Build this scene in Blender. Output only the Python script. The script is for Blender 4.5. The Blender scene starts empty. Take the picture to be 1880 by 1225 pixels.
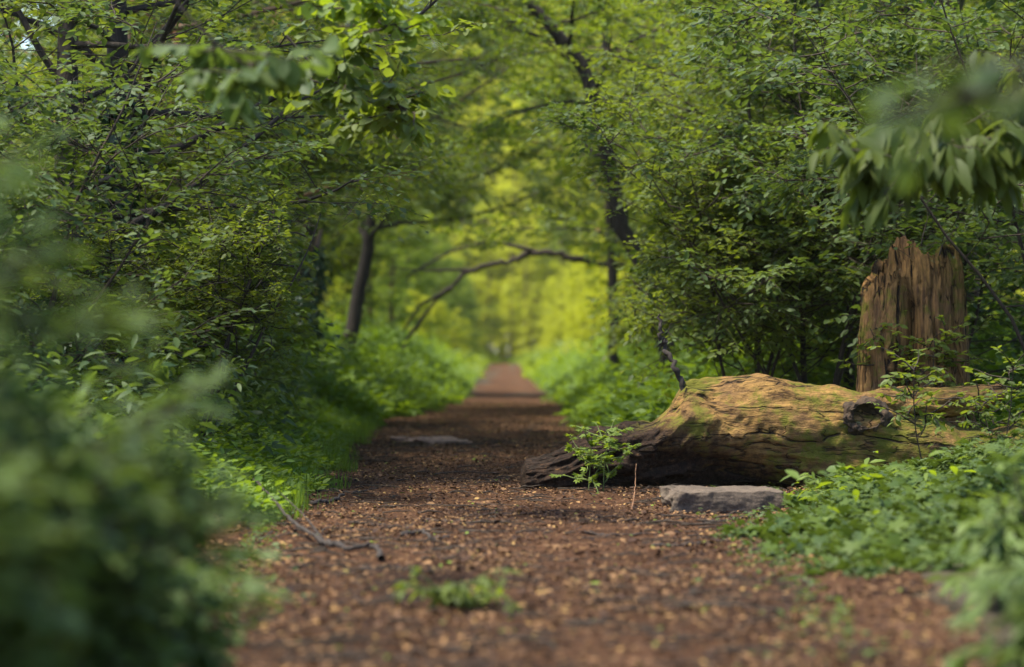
import bpy, math, random
import numpy as np
from mathutils import Vector, noise as mnoise
R = math.radians
SC = bpy.context.scene
COL = SC.collection

# ------------------------------------------------------------------ camera, world, sun, exposure
F = 4439.0                       # focal length in photo pixels (85 mm lens)
CAMH = 0.8
cam = bpy.data.cameras.new('camera'); co = bpy.data.objects.new('camera', cam); COL.objects.link(co)
co.location = (0, 0, CAMH); co.rotation_euler = (R(90), 0, 0)
cam.lens = 85; cam.sensor_width = 36; cam.shift_y = 37.5 / 1880
cam.clip_start = 0.05; cam.clip_end = 1500
cam.dof.use_dof = True; cam.dof.focus_distance = 13.9; cam.dof.aperture_fstop = 1.8
SC.camera = co
w = bpy.data.worlds.new("World"); SC.world = w; w.use_nodes = True
nt = w.node_tree; nt.nodes.clear()
sky = nt.nodes.new('ShaderNodeTexSky'); sky.sky_type = 'NISHITA'; sky.sun_disc = False
SUN_EL, SUN_DIR = 66, (-0.40, -0.16)
sky.sun_elevation = R(SUN_EL); sky.sun_rotation = math.atan2(SUN_DIR[0], SUN_DIR[1])
bg = nt.nodes.new('ShaderNodeBackground'); bg.inputs[1].default_value = 0.15
wo = nt.nodes.new('ShaderNodeOutputWorld')
nt.links.new(sky.outputs[0], bg.inputs[0]); nt.links.new(bg.outputs[0], wo.inputs[0])
sl = bpy.data.lights.new('sun', 'SUN'); so = bpy.data.objects.new('sun', sl); COL.objects.link(so)
sl.energy = 5.0; sl.angle = R(12); sl.color = (1.0, 0.88, 0.64)
hn = math.hypot(*SUN_DIR); ce = math.cos(R(SUN_EL))
tos = Vector((SUN_DIR[0] / hn * ce, SUN_DIR[1] / hn * ce, math.sin(R(SUN_EL))))
so.rotation_euler = tos.to_track_quat('Z', 'Y').to_euler(); so.location = (-10, 0, 30)
SC.view_settings.view_transform = 'Standard'; SC.view_settings.look = 'None'
SC.view_settings.gamma = 1; SC.view_settings.exposure = 1.05
SC.cycles.max_bounces = 7; SC.cycles.diffuse_bounces = 4; SC.cycles.glossy_bounces = 2
SC.cycles.transmission_bounces = 4; SC.cycles.transparent_max_bounces = 4
SC.cycles.sample_clamp_indirect = 4.0
SC.cycles.caustics_reflective = False; SC.cycles.caustics_refractive = False

# ------------------------------------------------------------------ materials
def lin(h):
    c = [int(h[i:i + 2], 16) / 255 for i in (0, 2, 4)]
    return tuple(((x + .055) / 1.055) ** 2.4 if x > .04045 else x / 12.92 for x in c) + (1,)
class NT:
    def __init__(s, name):
        s.m = bpy.data.materials.new(name); s.m.use_nodes = True
        s.t = s.m.node_tree; s.t.nodes.clear(); s.out = s.t.nodes.new('ShaderNodeOutputMaterial')
    def n(s, ty, ins=None, **kw):
        nd = s.t.nodes.new(ty)
        for k, v in kw.items(): setattr(nd, k, v)
        for k, v in (ins or {}).items():
            if hasattr(v, 'is_output') : s.t.links.new(v, nd.inputs[k])
            else: nd.inputs[k].default_value = v
        return nd
    def ramp(s, fac, stops, interp='LINEAR'):
        nd = s.n('ShaderNodeValToRGB', {0: fac}); cr = nd.color_ramp; cr.interpolation = interp
        while len(cr.elements) > 1: cr.elements.remove(cr.elements[-1])
        cr.elements[0].position = stops[0][0]; cr.elements[0].color = stops[0][1]
        for p, c in stops[1:]:
            e = cr.elements.new(p); e.color = c
        return nd.outputs[0]
    def mapping(s, src, scale):
        return s.n('ShaderNodeMapping', {0: src, 3: scale}).outputs[0]
    def noise(s, vec, scale, det=4, rough=.55, dist=0):
        return s.n('ShaderNodeTexNoise', {'Vector': vec, 'Scale': scale, 'Detail': det, 'Roughness': rough, 'Distortion': dist}).outputs[0]
    def mix(s, f, a, b, mode='MIX'):
        nd = s.n('ShaderNodeMix', data_type='RGBA', blend_type=mode)
        for k, v in ((0, f), (6, a), (7, b)):
            if hasattr(v, 'is_output'): s.t.links.new(v, nd.inputs[k])
            else: nd.inputs[k].default_value = v
        return nd.outputs[2]
    def math(s, op, a, b=0.0):
        return s.n('ShaderNodeMath', {0: a, 1: b}, operation=op).outputs[0]
    def done(s, sh): s.t.links.new(sh, s.out.inputs[0]); return s.m
def C(r, g, b): return (r, g, b, 1)

def leaf_mat(name, dark, light, trans, tr=.5, gloss=.06, rough=.42):
    if name != 'far glow leaf':
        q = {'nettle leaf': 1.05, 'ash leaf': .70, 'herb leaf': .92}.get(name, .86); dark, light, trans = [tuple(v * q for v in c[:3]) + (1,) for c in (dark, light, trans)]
    t = NT(name)
    at = t.n('ShaderNodeAttribute', attribute_name='tone').outputs['Fac']
    oi = t.n('ShaderNodeObjectInfo').outputs['Random']
    f = t.math('ADD', t.math('MULTIPLY', at, .8), t.math('MULTIPLY', oi, .2))
    col = t.ramp(f, [(0, dark), (.75, light), (.97, tuple(min(1, x * 1.4) for x in light[:3]) + (1,))])
    tc = t.mix(f, tuple(x * .6 for x in trans[:3]) + (1,), trans)
    d = t.n('ShaderNodeBsdfDiffuse', {0: col}).outputs[0]
    tl = t.n('ShaderNodeBsdfTranslucent', {0: tc}).outputs[0]
    m1 = t.n('ShaderNodeMixShader', {0: tr, 1: d, 2: tl}).outputs[0]
    g = t.n('ShaderNodeBsdfGlossy', {0: (.8, .9, 1, 1), 'Roughness': rough + .12}).outputs[0]
    fr = t.math('POWER', t.n('ShaderNodeLayerWeight').outputs['Facing'], 4.0)
    fr = t.math('ADD', t.math('MULTIPLY', fr, .14), .012 + gloss * .12)
    return t.done(t.n('ShaderNodeMixShader', {0: fr, 1: m1, 2: g}).outputs[0])

def bark_mat(name, dark, light, scale=9, moss=None, mossamt=.5, stretch=.25):
    t = NT(name)
    tc = t.n('ShaderNodeTexCoord').outputs['Object']
    mp = t.mapping(tc, (1, 1, stretch))
    n1 = t.noise(mp, scale * 2.5, 6, .65, .6); n2 = t.noise(tc, scale * .25, 3)
    col = t.ramp(n1, [(.32, dark), (.62, light)])
    if moss:
        mk = t.ramp(n2, [(mossamt, C(0, 0, 0)), (mossamt + .15, C(1, 1, 1))])
        col = t.mix(mk, col, moss)
    bp = t.n('ShaderNodeBump', {'Strength': .7, 'Distance': .02, 'Height': n1}).outputs[0]
    b = t.n('ShaderNodeBsdfPrincipled', {'Base Color': col, 'Roughness': .9, 'Normal': bp})
    return t.done(b.outputs[0])

M = {}
M['hazel'] = leaf_mat('hazel leaf', C(.040, .088, .018), C(.175, .235, .030), C(.31, .41, .03), tr=.55)
M['hawthorn'] = leaf_mat('hawthorn leaf', C(.024, .068, .028), C(.11, .170, .036), C(.19, .29, .035), tr=.5)
M['maple'] = leaf_mat('maple leaf', C(.05, .12, .018), C(.18, .27, .025), C(.36, .50, .02), tr=.55)
M['ivy'] = leaf_mat('ivy leaf', C(.012, .034, .016), C(.04, .085, .025), C(.06, .12, .02), tr=.25, gloss=.15, rough=.35)
M['ivyg'] = leaf_mat('bramble leaf', C(.022, .06, .014), C(.11, .17, .025), C(.14, .22, .025), tr=.35, gloss=.0)
M['nettle'] = leaf_mat('nettle leaf', C(.05, .10, .032), C(.15, .22, .05), C(.20, .30, .045), tr=.45)
M['ash'] = leaf_mat('ash leaf', C(.05, .09, .02), C(.14, .19, .03), C(.26, .36, .03), tr=.5, gloss=.0)
M['herb'] = leaf_mat('herb leaf', C(.045, .115, .018), C(.17, .28, .03), C(.30, .46, .02), tr=.5)
M['far'] = leaf_mat('far glow leaf', C(.15, .20, .012), C(.44, .48, .022), C(.76, .82, .02), tr=.55)  # brighter than real leaves: the far sunlit glow is put into the colour
M['bark_dark'] = bark_mat('dark bark', C(.012, .010, .012), C(.05, .04, .038))
M['bark_brown'] = bark_mat('brown bark', C(.03, .02, .015), C(.12, .08, .055), moss=C(.05, .07, .015), mossamt=.55)
M['bark_red'] = bark_mat('reddish bark', C(.09, .045, .028), C(.30, .16, .09), scale=5)
M['twig'] = bark_mat('twig bark', C(.015, .011, .012), C(.06, .045, .035), scale=20)
M['stem'] = bark_mat('green stem', C(.05, .08, .02), C(.12, .17, .05), scale=20)

# ------------------------------------------------------------------ object helpers
def tag(o, label=None, cat=None, group=None, kind=None):
    for k, v in (('label', label), ('category', cat), ('group', group), ('kind', kind)):
        if v: o[k] = v
    return o
def empty(name, loc, label, cat, group=None):
    o = bpy.data.objects.new(name, None); COL.objects.link(o); o.location = loc
    return tag(o, label, cat, group)
def mesh_np(name, V, Q, mat, tone=None, smooth=False, parent=None):
    me = bpy.data.meshes.new(name)
    V = np.asarray(V, np.float32); Q = np.asarray(Q, np.int32)
    me.vertices.add(len(V)); me.vertices.foreach_set('co', V.ravel())
    nv = Q.shape[1]
    me.loops.add(Q.size); me.loops.foreach_set('vertex_index', Q.ravel())
    me.polygons.add(len(Q)); me.polygons.foreach_set('loop_start', np.arange(0, Q.size, nv, dtype=np.int32))
    if tone is not None:
        a = me.attributes.new('tone', 'FLOAT', 'FACE'); a.data.foreach_set('value', np.asarray(tone, np.float32))
    if smooth: me.polygons.foreach_set('use_smooth', np.ones(len(Q), bool))
    me.update(calc_edges=True)
    me.materials.append(mat)
    o = bpy.data.objects.new(name, me); COL.objects.link(o)
    if parent: o.parent = parent
    return o
def unit(a): return a / np.maximum(np.linalg.norm(a, axis=-1, keepdims=True), 1e-9)

# leaf templates: x along the leaf, y across, z normal; rows of quads
def tmpl(half, fold=.18, droop=.12):
    """half: list of (x, halfwidth) from base to tip -> spine quads on both sides"""
    v = []; q = []
    for x, hw in half:
        z = -droop * x * x
        v += [(x, 0, z), (x, hw, z + fold * hw), (x, -hw, z + fold * hw)]
    for i in range(len(half) - 1):
        a, b = 3 * i, 3 * i + 3
        q += [(a, b, b + 1, a + 1), (a, a + 2, b + 2, b)]
    return np.array(v), np.array(q)
def shape_tmpl(pairs, fold=.2):
    """outline: base, list of left points mirrored, fan of quads about the spine"""
    return None
T = {}
def oval():
    v = [(0, 0, 0), (.35, .27, .05), (.75, .20, .0), (1, 0, -.10), (.75, -.20, .0), (.35, -.27, .05)]
    return np.array(v), np.array([(0, 3, 2, 1), (0, 5, 4, 3)])
T['oval'] = oval()
T['round'] = (np.array([(0, 0, 0), (.22, .38, .07), (.75, .33, .02), (1, 0, -.1), (.75, -.33, .02), (.22, -.38, .07)]), np.array([(0, 3, 2, 1), (0, 5, 4, 3)]))
T['lance'] = tmpl([(0, .01), (.15, .10), (.4, .17), (.7, .13), (.9, .05), (1, .0)], droop=.35)
T['lobed'] = (np.array([(0, 0, 0), (.1, .30, .02), (.05, .50, -.03), (.38, .30, .03), (.62, .48, -.04), (.68, .18, .02), (1, 0, -.12),
                        (.68, -.18, .02), (.62, -.48, -.04), (.38, -.30, .03), (.05, -.50, -.03), (.1, -.30, .02), (.4, 0, 0)]),
              np.array([(0, 12, 1, 1), (12, 3, 2, 1), (12, 5, 4, 3), (12, 6, 5, 5), (0, 11, 12, 12), (12, 11, 10, 9), (12, 9, 8, 7), (12, 7, 6, 6)]))
def fix_tris():
    # the lobed leaf as pure quads: split the degenerate ones away
    v, q = T['lobed']
    q = np.array([(12, 3, 2, 1), (12, 5, 4, 3), (0, 12, 1, 0), (12, 6, 5, 12)])
    v2 = np.array([(0, 0, 0), (.02, .25, .02), (0, .50, -.03), (.36, .26, .03), (.60, .50, -.05), (.62, .20, .02), (1, 0, -.12), (.45, 0, 0)])
    ql = [(0, 7, 2, 1), (7, 3, 2, 1), (7, 5, 4, 3), (7, 6, 5, 5)]
    return None
# simpler lobed leaf: five pointed lobes, each a kite quad
def lobed():
    v = [(0.05, 0, 0)]; q = []
    for ang, L, wd in ((0, .95, .20), (48, .75, .17), (-48, .75, .17), (100, .48, .14), (-100, .48, .14)):
        a = R(ang); ca, sa = math.cos(a), math.sin(a); i = len(v)
        for (x, y, z) in ((.5 * L, wd, .03), (L, 0, -.10), (.5 * L, -wd, .03)):
            v.append((.05 + x * ca - y * sa, x * sa + y * ca, z))
        q.append((0, i + 2, i + 1, i))
    return np.array(v), np.array(q)
T['lobed'] = lobed()

def leaves_to_mesh(P, A, N, S, tmplname):
    tv, tq = T[tmplname]
    A = unit(A); N = unit(N - (N * A).sum(1, keepdims=True) * A); B = np.cross(N, A)
    S = S[:, None, None]
    V = P[:, None, :] + S * (tv[None, :, 0:1] * A[:, None] + tv[None, :, 1:2] * B[:, None] + tv[None, :, 2:3] * N[:, None])
    nv = len(tv)
    Q = tq[None] + (np.arange(len(P)) * nv)[:, None, None]
    return V.reshape(-1, 3), Q.reshape(-1, 4), len(tq)

def tubes(polys, sides=6):
    """polys: list of (pts (n,3), radii (n,)) -> V, Q"""
    Vs, Qs, off = [], [], 0
    for pts, rad in polys:
        pts = np.asarray(pts, float); rad = np.asarray(rad, float); n = len(pts)
        s = sides if rad[0] > .012 else (4 if rad[0] > .004 else 3)
        if rad[0] > .05: s = max(sides, 12)
        tg = unit(np.gradient(pts, axis=0))
        ref = np.array([0, 0, 1.]) if abs(tg[:, 2]).mean() < .8 else np.array([1., 0, 0])
        u = unit(np.cross(tg, ref)); v = np.cross(tg, u)
        a = np.arange(s) / s * 2 * np.pi
        ring = (u[:, None] * np.cos(a)[None, :, None] + v[:, None] * np.sin(a)[None, :, None]) * rad[:, None, None] + pts[:, None]
        Vs.append(ring.reshape(-1, 3))
        i = np.arange(n - 1)[:, None] * s + np.arange(s)[None]; j = np.arange(n - 1)[:, None] * s + (np.arange(s)[None] + 1) % s
        Qs.append(np.stack([i, j, j + s, i + s], -1).reshape(-1, 4) + off); off += n * s
    return np.concatenate(Vs), np.concatenate(Qs)

def curve(p0, d0, L, n, rng, wob=.25, up=0.0):
    pts = [np.array(p0, float)]; d = np.array(d0, float); d /= np.linalg.norm(d)
    for i in range(n):
        d = d + rng.normal(0, wob, 3) / math.sqrt(n) ; d[2] += up / n; d /= np.linalg.norm(d)
        pts.append(pts[-1] + d * L / n)
    return np.array(pts)
def at(pts, t):
    x = t * (len(pts) - 1); i = min(int(x), len(pts) - 2); f = x - i
    return pts[i] * (1 - f) + pts[i + 1] * f, pts[i + 1] - pts[i]

def twigs_and_leaves(rng, subs, nt, tl, nleaf, lsize, jit=.36, droop=.2):
    """subs: list of polylines; returns twig tubes and leaf arrays"""
    P0, D, L = [], [], []
    for pts in subs:
        for k in range(nt):
            t = .12 + .88 * (k + rng.random()) / nt
            p, tg = at(pts, min(t, .999)); tg = tg / np.linalg.norm(tg)
            side = np.cross(tg, (0, 0, 1.)); side /= max(np.linalg.norm(side), 1e-6)
            s = 1 if k % 2 else -1
            d = tg * rng.uniform(.4, 1.0) + side * s * rng.uniform(.3, 1.0) + np.array([0, 0, rng.normal(.0, .3)])
            P0.append(p); D.append(d); L.append(tl * rng.uniform(.5, 1.25))
        P0.append(pts[-1]); D.append(pts[-1] - pts[-2]); L.append(tl * .8)
    P0 = np.array(P0); D = unit(np.array(D)); L = np.array(L); n = len(P0)
    D[:, 2] -= .05
    k = (np.arange(nleaf) + .6) / nleaf
    Z = np.array([0, 0, 1.])
    side = unit(np.cross(D, Z))
    sg = np.where(np.arange(nleaf) % 2, 1., -1.)
    bend = np.zeros((n, nleaf, 3)); bend[:, :, 2] = -(k ** 2)[None] * (L * .18)[:, None]
    P = P0[:, None] + D[:, None] * (k[None] * L[:, None])[..., None] + bend
    fwd = rng.uniform(.3, 1.0, (n, nleaf, 1))
    A = D[:, None] * fwd + side[:, None] * sg[None, :, None] * rng.uniform(.5, 1., (n, nleaf, 1)) + rng.normal(0, .22, (n, nleaf, 3))
    A[..., 2] -= droop
    Nn = Z + rng.normal(0, jit, (n, nleaf, 3))
    S = lsize * rng.uniform(.55, 1.2, (n, nleaf)) * (1 - .25 * np.abs(k - .5))[None]
    tone = np.clip(rng.beta(2.2, 2.6, (n, 1)) * .6 + rng.random((n, nleaf)) * .4, 0, 1)
    keep = rng.random((n, nleaf)) < .93
    tw = [(np.array([P0[i], P0[i] + D[i] * L[i] * .5 - Z * L[i] * .045, P0[i] + D[i] * L[i] - Z * L[i] * .18]), (.0022, .0016, .0008)) for i in range(n)]
    return tw, P[keep], A[keep], Nn[keep], S[keep], tone[keep]

def grow(rng, trunk, tr, t0=.25, nl=12, ll=1.6, el=25, bias=(0, 0), ns=6, nt=6, tl=.28, nleaf=7, lsize=.07, wob=.35, up=.1, droop=.2, jit=.36, taper=.55):
    """limbs, side branches, twigs and leaves along a trunk polyline"""
    wood = []; subs = []
    for i in range(nl):
        t = min(t0 + (1 - t0) * (i + rng.random()) / nl, .99)
        p, tg = at(trunk, t); az = i * 2.39996 + rng.uniform(-.5, .5); e = R(el + rng.normal(0, 14))
        d = np.array([math.cos(az) * math.cos(e) + bias[0], math.sin(az) * math.cos(e) + bias[1], math.sin(e)])
        L = ll * (1 - taper * (t - t0) / (1 - t0)) * rng.uniform(.7, 1.2)
        lp = curve(p, d, L, 7, rng, wob, up)
        r0 = min(np.interp(t, np.linspace(0, 1, len(tr)), tr) * .42, .012 * L + .004)
        wood.append((lp, np.linspace(r0, .003, 8)))
        for j in range(ns):
            s = .15 + .85 * (j + rng.random()) / ns
            q, g = at(lp, min(s, .99)); g = g / np.linalg.norm(g)
            sd = np.cross(g, (0, 0, 1.)); sd /= max(np.linalg.norm(sd), 1e-6)
            dd = g * rng.uniform(.4, .9) + sd * (1 if j % 2 else -1) * rng.uniform(.5, 1) + np.array([0, 0, rng.normal(.03, .22)])
            Ls = (.5 * L * (1.05 - s) + .18) * rng.uniform(.7, 1.2)
            sp = curve(q, dd, Ls, 4, rng, wob, 0)
            wood.append((sp, np.linspace(.0055, .002, 5))); subs.append(sp)
        subs.append(lp[4:])
    tw, P, A, N, S, tone = twigs_and_leaves(rng, subs, nt, tl, nleaf, lsize, jit, droop)
    return wood, tw, P, A, N, S, tone

def px(x, y, d): return np.array([(x - 940) * d / F, d, CAMH + (650 - y) * d / F])
def gz(x, y):
    """ground height"""
    x = np.asarray(x, float); y = np.asarray(y, float)
    l, r = np.interp(y, PE[:, 0], PE[:, 1]), np.interp(y, PE[:, 0], PE[:, 2])
    off = np.maximum(np.maximum(l - x, x - r), 0)
    v = .12 * (1 - np.exp(-off / .8)) + .02 * np.minimum(off, 25)
    v = v + .012 * np.sin(x * 2.1 + y * .7) * np.sin(y * 1.3 - x) + .006 * np.sin(x * 7 + 1) * np.sin(y * 5.1)
    return v
# path edges: distance, left x, right x
PE = np.array([(-20, -1.0, 1.0), (4, -.75, .85), (6.2, -.80, .95), (8, -.95, 1.05), (10.1, -1.12, 1.05), (12.5, -1.2, 1.35), (14.2, -1.28, 1.6), (16, -1.3, 1.2), (17.8, -1.36, .95), (20, -1.5, .8),
               (23.7, -1.6, .85), (29, -1.7, .9), (33, -1.3, .95), (40, -1.05, .9), (71, -1.3, .75), (142, -1.9, 1.1), (186, -2.3, .9), (189, -1.2, -.1), (260, -1, -.9)])

def clear(P):
    """True where foliage may grow: people keep the way open and the stump stands free"""
    x, d, z = P[:, 0], P[:, 1], P[:, 2]
    l = np.interp(d, PE[:, 0], PE[:, 1]) - np.interp(d, [12, 17, 21, 29, 60], [.0, .05, .25, 1.3, 1.6])
    r = np.interp(d, PE[:, 0], PE[:, 2]) + np.interp(d, [12, 16, 24, 60], [.0, -.1, .0, .4])
    top = np.interp(d, [8, 14, 18, 34, 60, 90], [1.4, 1.7, 2.05, 2.5, 4.0, 6.0]) + .25 * np.sin(x * 2.3 + d * 1.7)
    way = (x > l) & (x < r) & (z < top) & (d > 7.5)
    st = (x > 1.95) & (x < 3.05) & (d > 13.2) & (d < 15.75) & (z < 1.45)
    return ~(way | st)
def clear_all(wood, tw, P, A, N, S, tone, base):
    b = np.array(base)
    k = clear(P + b)
    tw = [t for t, ok in zip(tw, clear(np.array([t[0][-1] for t in tw]) + b)) if ok]
    wood = [t for t, ok, o2 in zip(wood, clear(np.array([t[0][-1] for t in wood]) + b), clear(np.array([t[0][len(t[0]) // 2] for t in wood]) + b)) if ok and o2]
    return wood, tw, P[k], A[k], N[k], S[k], tone[k]

def plant(name, base, label, cat, trunk_rel, tr, seed, leaf='hazel', shape='oval', bark='twig', group=None, ivy=None, crown='foliage', trunkname='trunk', **kw):
    """a tree or shrub: Empty at the base > trunk, foliage (> ivy)"""
    rng = np.random.default_rng(seed)
    root = empty(name, base, label, cat, group)
    tp = np.array(trunk_rel, float)
    n = max(12, len(tp) * 3)                                   # resample smoothly
    tt = np.linspace(0, len(tp) - 1, n); tp2 = np.stack([np.interp(tt, range(len(tp)), tp[:, k]) for k in range(3)], 1)
    k = np.array([.25, .5, .25])
    for _ in range(2): tp2[1:-1] = .25 * tp2[:-2] + .5 * tp2[1:-1] + .25 * tp2[2:]
    ra = np.interp(np.linspace(0, 1, n), np.linspace(0, 1, len(tr)), tr)
    tp2[1:-1, :2] += rng.normal(0, .25, (n - 2, 2)) * ra[1:-1, None]
    wood, tw, P, A, N, S, tone = clear_all(*grow(rng, tp2, ra, **kw), base) if not group else grow(rng, tp2, ra, **kw)
    V, Q = tubes([(tp2, ra)] + wood + tw)
    mesh_np(trunkname, V, Q, M[bark], parent=root, smooth=True)
    V, Q, k = leaves_to_mesh(P, A, N, S, shape)
    mesh_np(crown, V, Q, M[leaf], np.repeat(tone, k), parent=root)
    if ivy:                                                   # ivy leaves clothing the trunk between two heights (fractions)
        a, b, cnt, spread = ivy
        t = rng.uniform(a, b, cnt) * (n - 1); i = t.astype(int).clip(0, n - 2); f = (t - i)[:, None]
        c = tp2[i] * (1 - f) + tp2[i + 1] * f; th = rng.uniform(0, 2 * np.pi, cnt)
        o = np.stack([np.cos(th), np.sin(th), 0 * th], 1)
        rr = ra[i] + rng.gamma(1.5, spread / 1.5, cnt)
        P = c + o * rr[:, None]; A = o * .5 + rng.normal(0, .4, (cnt, 3)); A[:, 2] -= .8
        V, Q, k = leaves_to_mesh(P, A, o + rng.normal(0, .4, (cnt, 3)), rng.uniform(.05, .09, cnt), 'round')
        mesh_np('ivy', V, Q, M['ivy'], np.repeat(rng.random(cnt), k), parent=root)
    return root

def shrub(name, x, d, h, label, cat, seed, stems=4, spread=.5, r=.014, bark='twig', leaf='hazel', shape='oval', group=None, **kw):
    """several stems from one base > stems, foliage"""
    rng = np.random.default_rng(seed)
    root = empty(name, (x, d, float(gz(x, d)) - .02), label, cat, group)
    W = []; L = [[] for _ in range(5)]
    for s in range(stems):
        az = s * 2.4 + rng.uniform(-.5, .5); ln = h * rng.uniform(.75, 1.05)
        tp = curve((rng.normal(0, .04), rng.normal(0, .04), 0), (math.cos(az) * spread, math.sin(az) * spread, 1), ln, 10, rng, .22, .25)
        ra = np.linspace(r * rng.uniform(.7, 1.1), .003, 11)
        wood, tw, *lv = grow(rng, tp, ra, **kw)
        if h > 1.2: wood, tw, *lv = clear_all(wood, tw, *lv, root.location)
        W += [(tp, ra)] + wood + tw
        for a, b in zip(L, lv): a.append(b)
    V, Q = tubes(W); mesh_np('stems', V, Q, M[bark], parent=root, smooth=True)
    P, A, N, S, tone = [np.concatenate(a) for a in L]
    V, Q, k = leaves_to_mesh(P, A, N, S, shape)
    mesh_np('foliage', V, Q, M[leaf], np.repeat(tone, k), parent=root)
    return root

def copy_tree(root, loc, rz, s, label=None):
    r = root.copy(); COL.objects.link(r); r.location = loc; r.rotation_euler = (0, 0, rz); r.scale = (s, s, s)
    if label: r['label'] = label
    for ch in list(root.children):
        c = ch.copy(); COL.objects.link(c); c.parent = r
    return r

# ------------------------------------------------------------------ ground and path
def ground():
    xs = np.concatenate([np.linspace(-400, -12, 24), np.linspace(-11, 11, 150), np.linspace(12, 400, 24)])
    ys = np.concatenate([np.linspace(-60, 0, 12), np.linspace(1, 45, 320), np.linspace(46, 700, 60)])
    X, Y = np.meshgrid(xs, ys); Z = gz(X, Y)
    V = np.stack([X, Y, Z], -1).reshape(-1, 3); nx = len(xs)
    i = (np.arange(len(ys) - 1)[:, None] * nx + np.arange(nx - 1)[None]).ravel()
    t = NT('woodland soil'); tc = t.n('ShaderNodeTexCoord').outputs['Object']
    n1 = t.noise(tc, 6, 8, .7); n2 = t.noise(tc, 60, 4, .6)
    col = t.ramp(n1, [(.3, C(.02, .018, .012)), (.55, C(.055, .042, .026)), (.75, C(.05, .07, .02))])
    bp = t.n('ShaderNodeBump', {'Strength': 1, 'Distance': .02, 'Height': n2}).outputs[0]
    m = t.done(t.n('ShaderNodeBsdfPrincipled', {'Base Color': col, 'Roughness': .95, 'Normal': bp}).outputs[0])
    o = mesh_np('ground', V, np.stack([i, i + 1, i + nx + 1, i + nx], 1), m, smooth=True)
    tag(o, kind='structure')
    # path sheet, a few mm above, edges ragged
    ys = np.concatenate([np.arange(-4, 30, .05), np.arange(30, 60, .2), np.arange(60, 240, 1.)])
    nx = 80
    l = np.interp(ys, PE[:, 0], PE[:, 1]) - .25; r = np.interp(ys, PE[:, 0], PE[:, 2]) + .25
    rag = np.array([mnoise.fractal(Vector((0, y * 1.7, 3)), 1, 2, 4) for y in ys]) * .12
    rag2 = np.array([mnoise.fractal(Vector((7, y * 1.7, 3)), 1, 2, 4) for y in ys]) * .12
    s = np.linspace(0, 1, nx)
    X = (l + rag)[:, None] * (1 - s) + (r + rag2)[:, None] * s; Y = np.repeat(ys[:, None], nx, 1)
    Z = gz(X, Y) + .008
    near = ys < 34
    for a in np.nonzero(near)[0]:
        for b in range(nx):
            Z[a, b] += .010 * mnoise.fractal(Vector((X[a, b] * 5, Y[a, b] * 5, 0)), .8, 2.1, 4) + .008
    V = np.stack([X, Y, Z], -1).reshape(-1, 3)
    i = (np.arange(len(ys) - 1)[:, None] * nx + np.arange(nx - 1)[None]).ravel()
    t = NT('trodden earth'); tc = t.n('ShaderNodeTexCoord').outputs['Object']
    n1 = t.noise(tc, 2.2, 6, .6); n2 = t.noise(tc, 70, 6, .75); n3 = t.noise(tc, 260, 3, .7)
    a = t.ramp(n2, [(.38, C(.024, .017, .018)), (.52, C(.120, .070, .046)), (.66, C(.28, .165, .090))])
    b = t.ramp(n1, [(.35, C(.45, .42, .45)), (.65, C(1.15, 1.05, 1.0))])
    col = t.mix(1.0, a, b, 'MULTIPLY')
    hh = t.math('ADD', n2, t.math('MULTIPLY', n3, .4))
    bp = t.n('ShaderNodeBump', {'Strength': 1, 'Distance': .015, 'Height': hh}).outputs[0]
    m = t.done(t.n('ShaderNodeBsdfPrincipled', {'Base Color': col, 'Roughness': .95, 'Specular IOR Level': .05, 'Normal': bp}).outputs[0])
    tag(mesh_np('path', V, np.stack([i, i + 1, i + nx + 1, i + nx], 1), m, smooth=True), kind='structure')
ground()

def litter():
    """bark chips and dead leaves lying on the path"""
    rng = np.random.default_rng(5)
    n = 260000
    y = 4.5 + 34 * rng.random(n) ** 1.35
    l = np.interp(y, PE[:, 0], PE[:, 1]) - .3; r = np.interp(y, PE[:, 0], PE[:, 2]) + .3
    x = l + (r - l) * rng.random(n)
    dn = np.array([mnoise.fractal(Vector((a_ * 1.6, b_ * .9, 1)), .8, 2, 3) for a_, b_ in zip(x, y)])
    kp = rng.random(n) < np.clip(.65 + dn * .9, .28, 1); x, y = x[kp], y[kp]; n = len(x)
    z = gz(x, y) + .022 + rng.random(n) * .008
    az = rng.uniform(0, 2 * np.pi, n)
    A = np.stack([np.cos(az), np.sin(az), rng.normal(0, .25, n)], 1)
    N = np.array([0, 0, 1.]) + rng.normal(0, .35, (n, 3))
    S = rng.gamma(2.0, .0050, n).clip(.003, .05) + .004
    V, Q, k = leaves_to_mesh(np.stack([x, y, z], 1), A, N, S, 'oval')
    t = NT('leaf litter')
    at_ = t.n('ShaderNodeAttribute', attribute_name='tone').outputs['Fac']
    col = t.ramp(at_, [(0, C(.022, .016, .018)), (.35, C(.060, .036, .029)), (.65, C(.150, .088, .054)), (.93, C(.26, .155, .078)), (.985, C(.38, .25, .10)), (.99, C(.15, .22, .04))], 'LINEAR')
    m = t.done(t.n('ShaderNodeBsdfPrincipled', {'Base Color': col, 'Roughness': .85, 'Specular IOR Level': .15}).outputs[0])
    o = mesh_np('leaf_litter', V, Q, m, np.repeat(rng.random(n), k)); tag(o, 'brown bark chips and dead leaves strewn over the earth path', 'leaf litter', kind='stuff')
litter()

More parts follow.
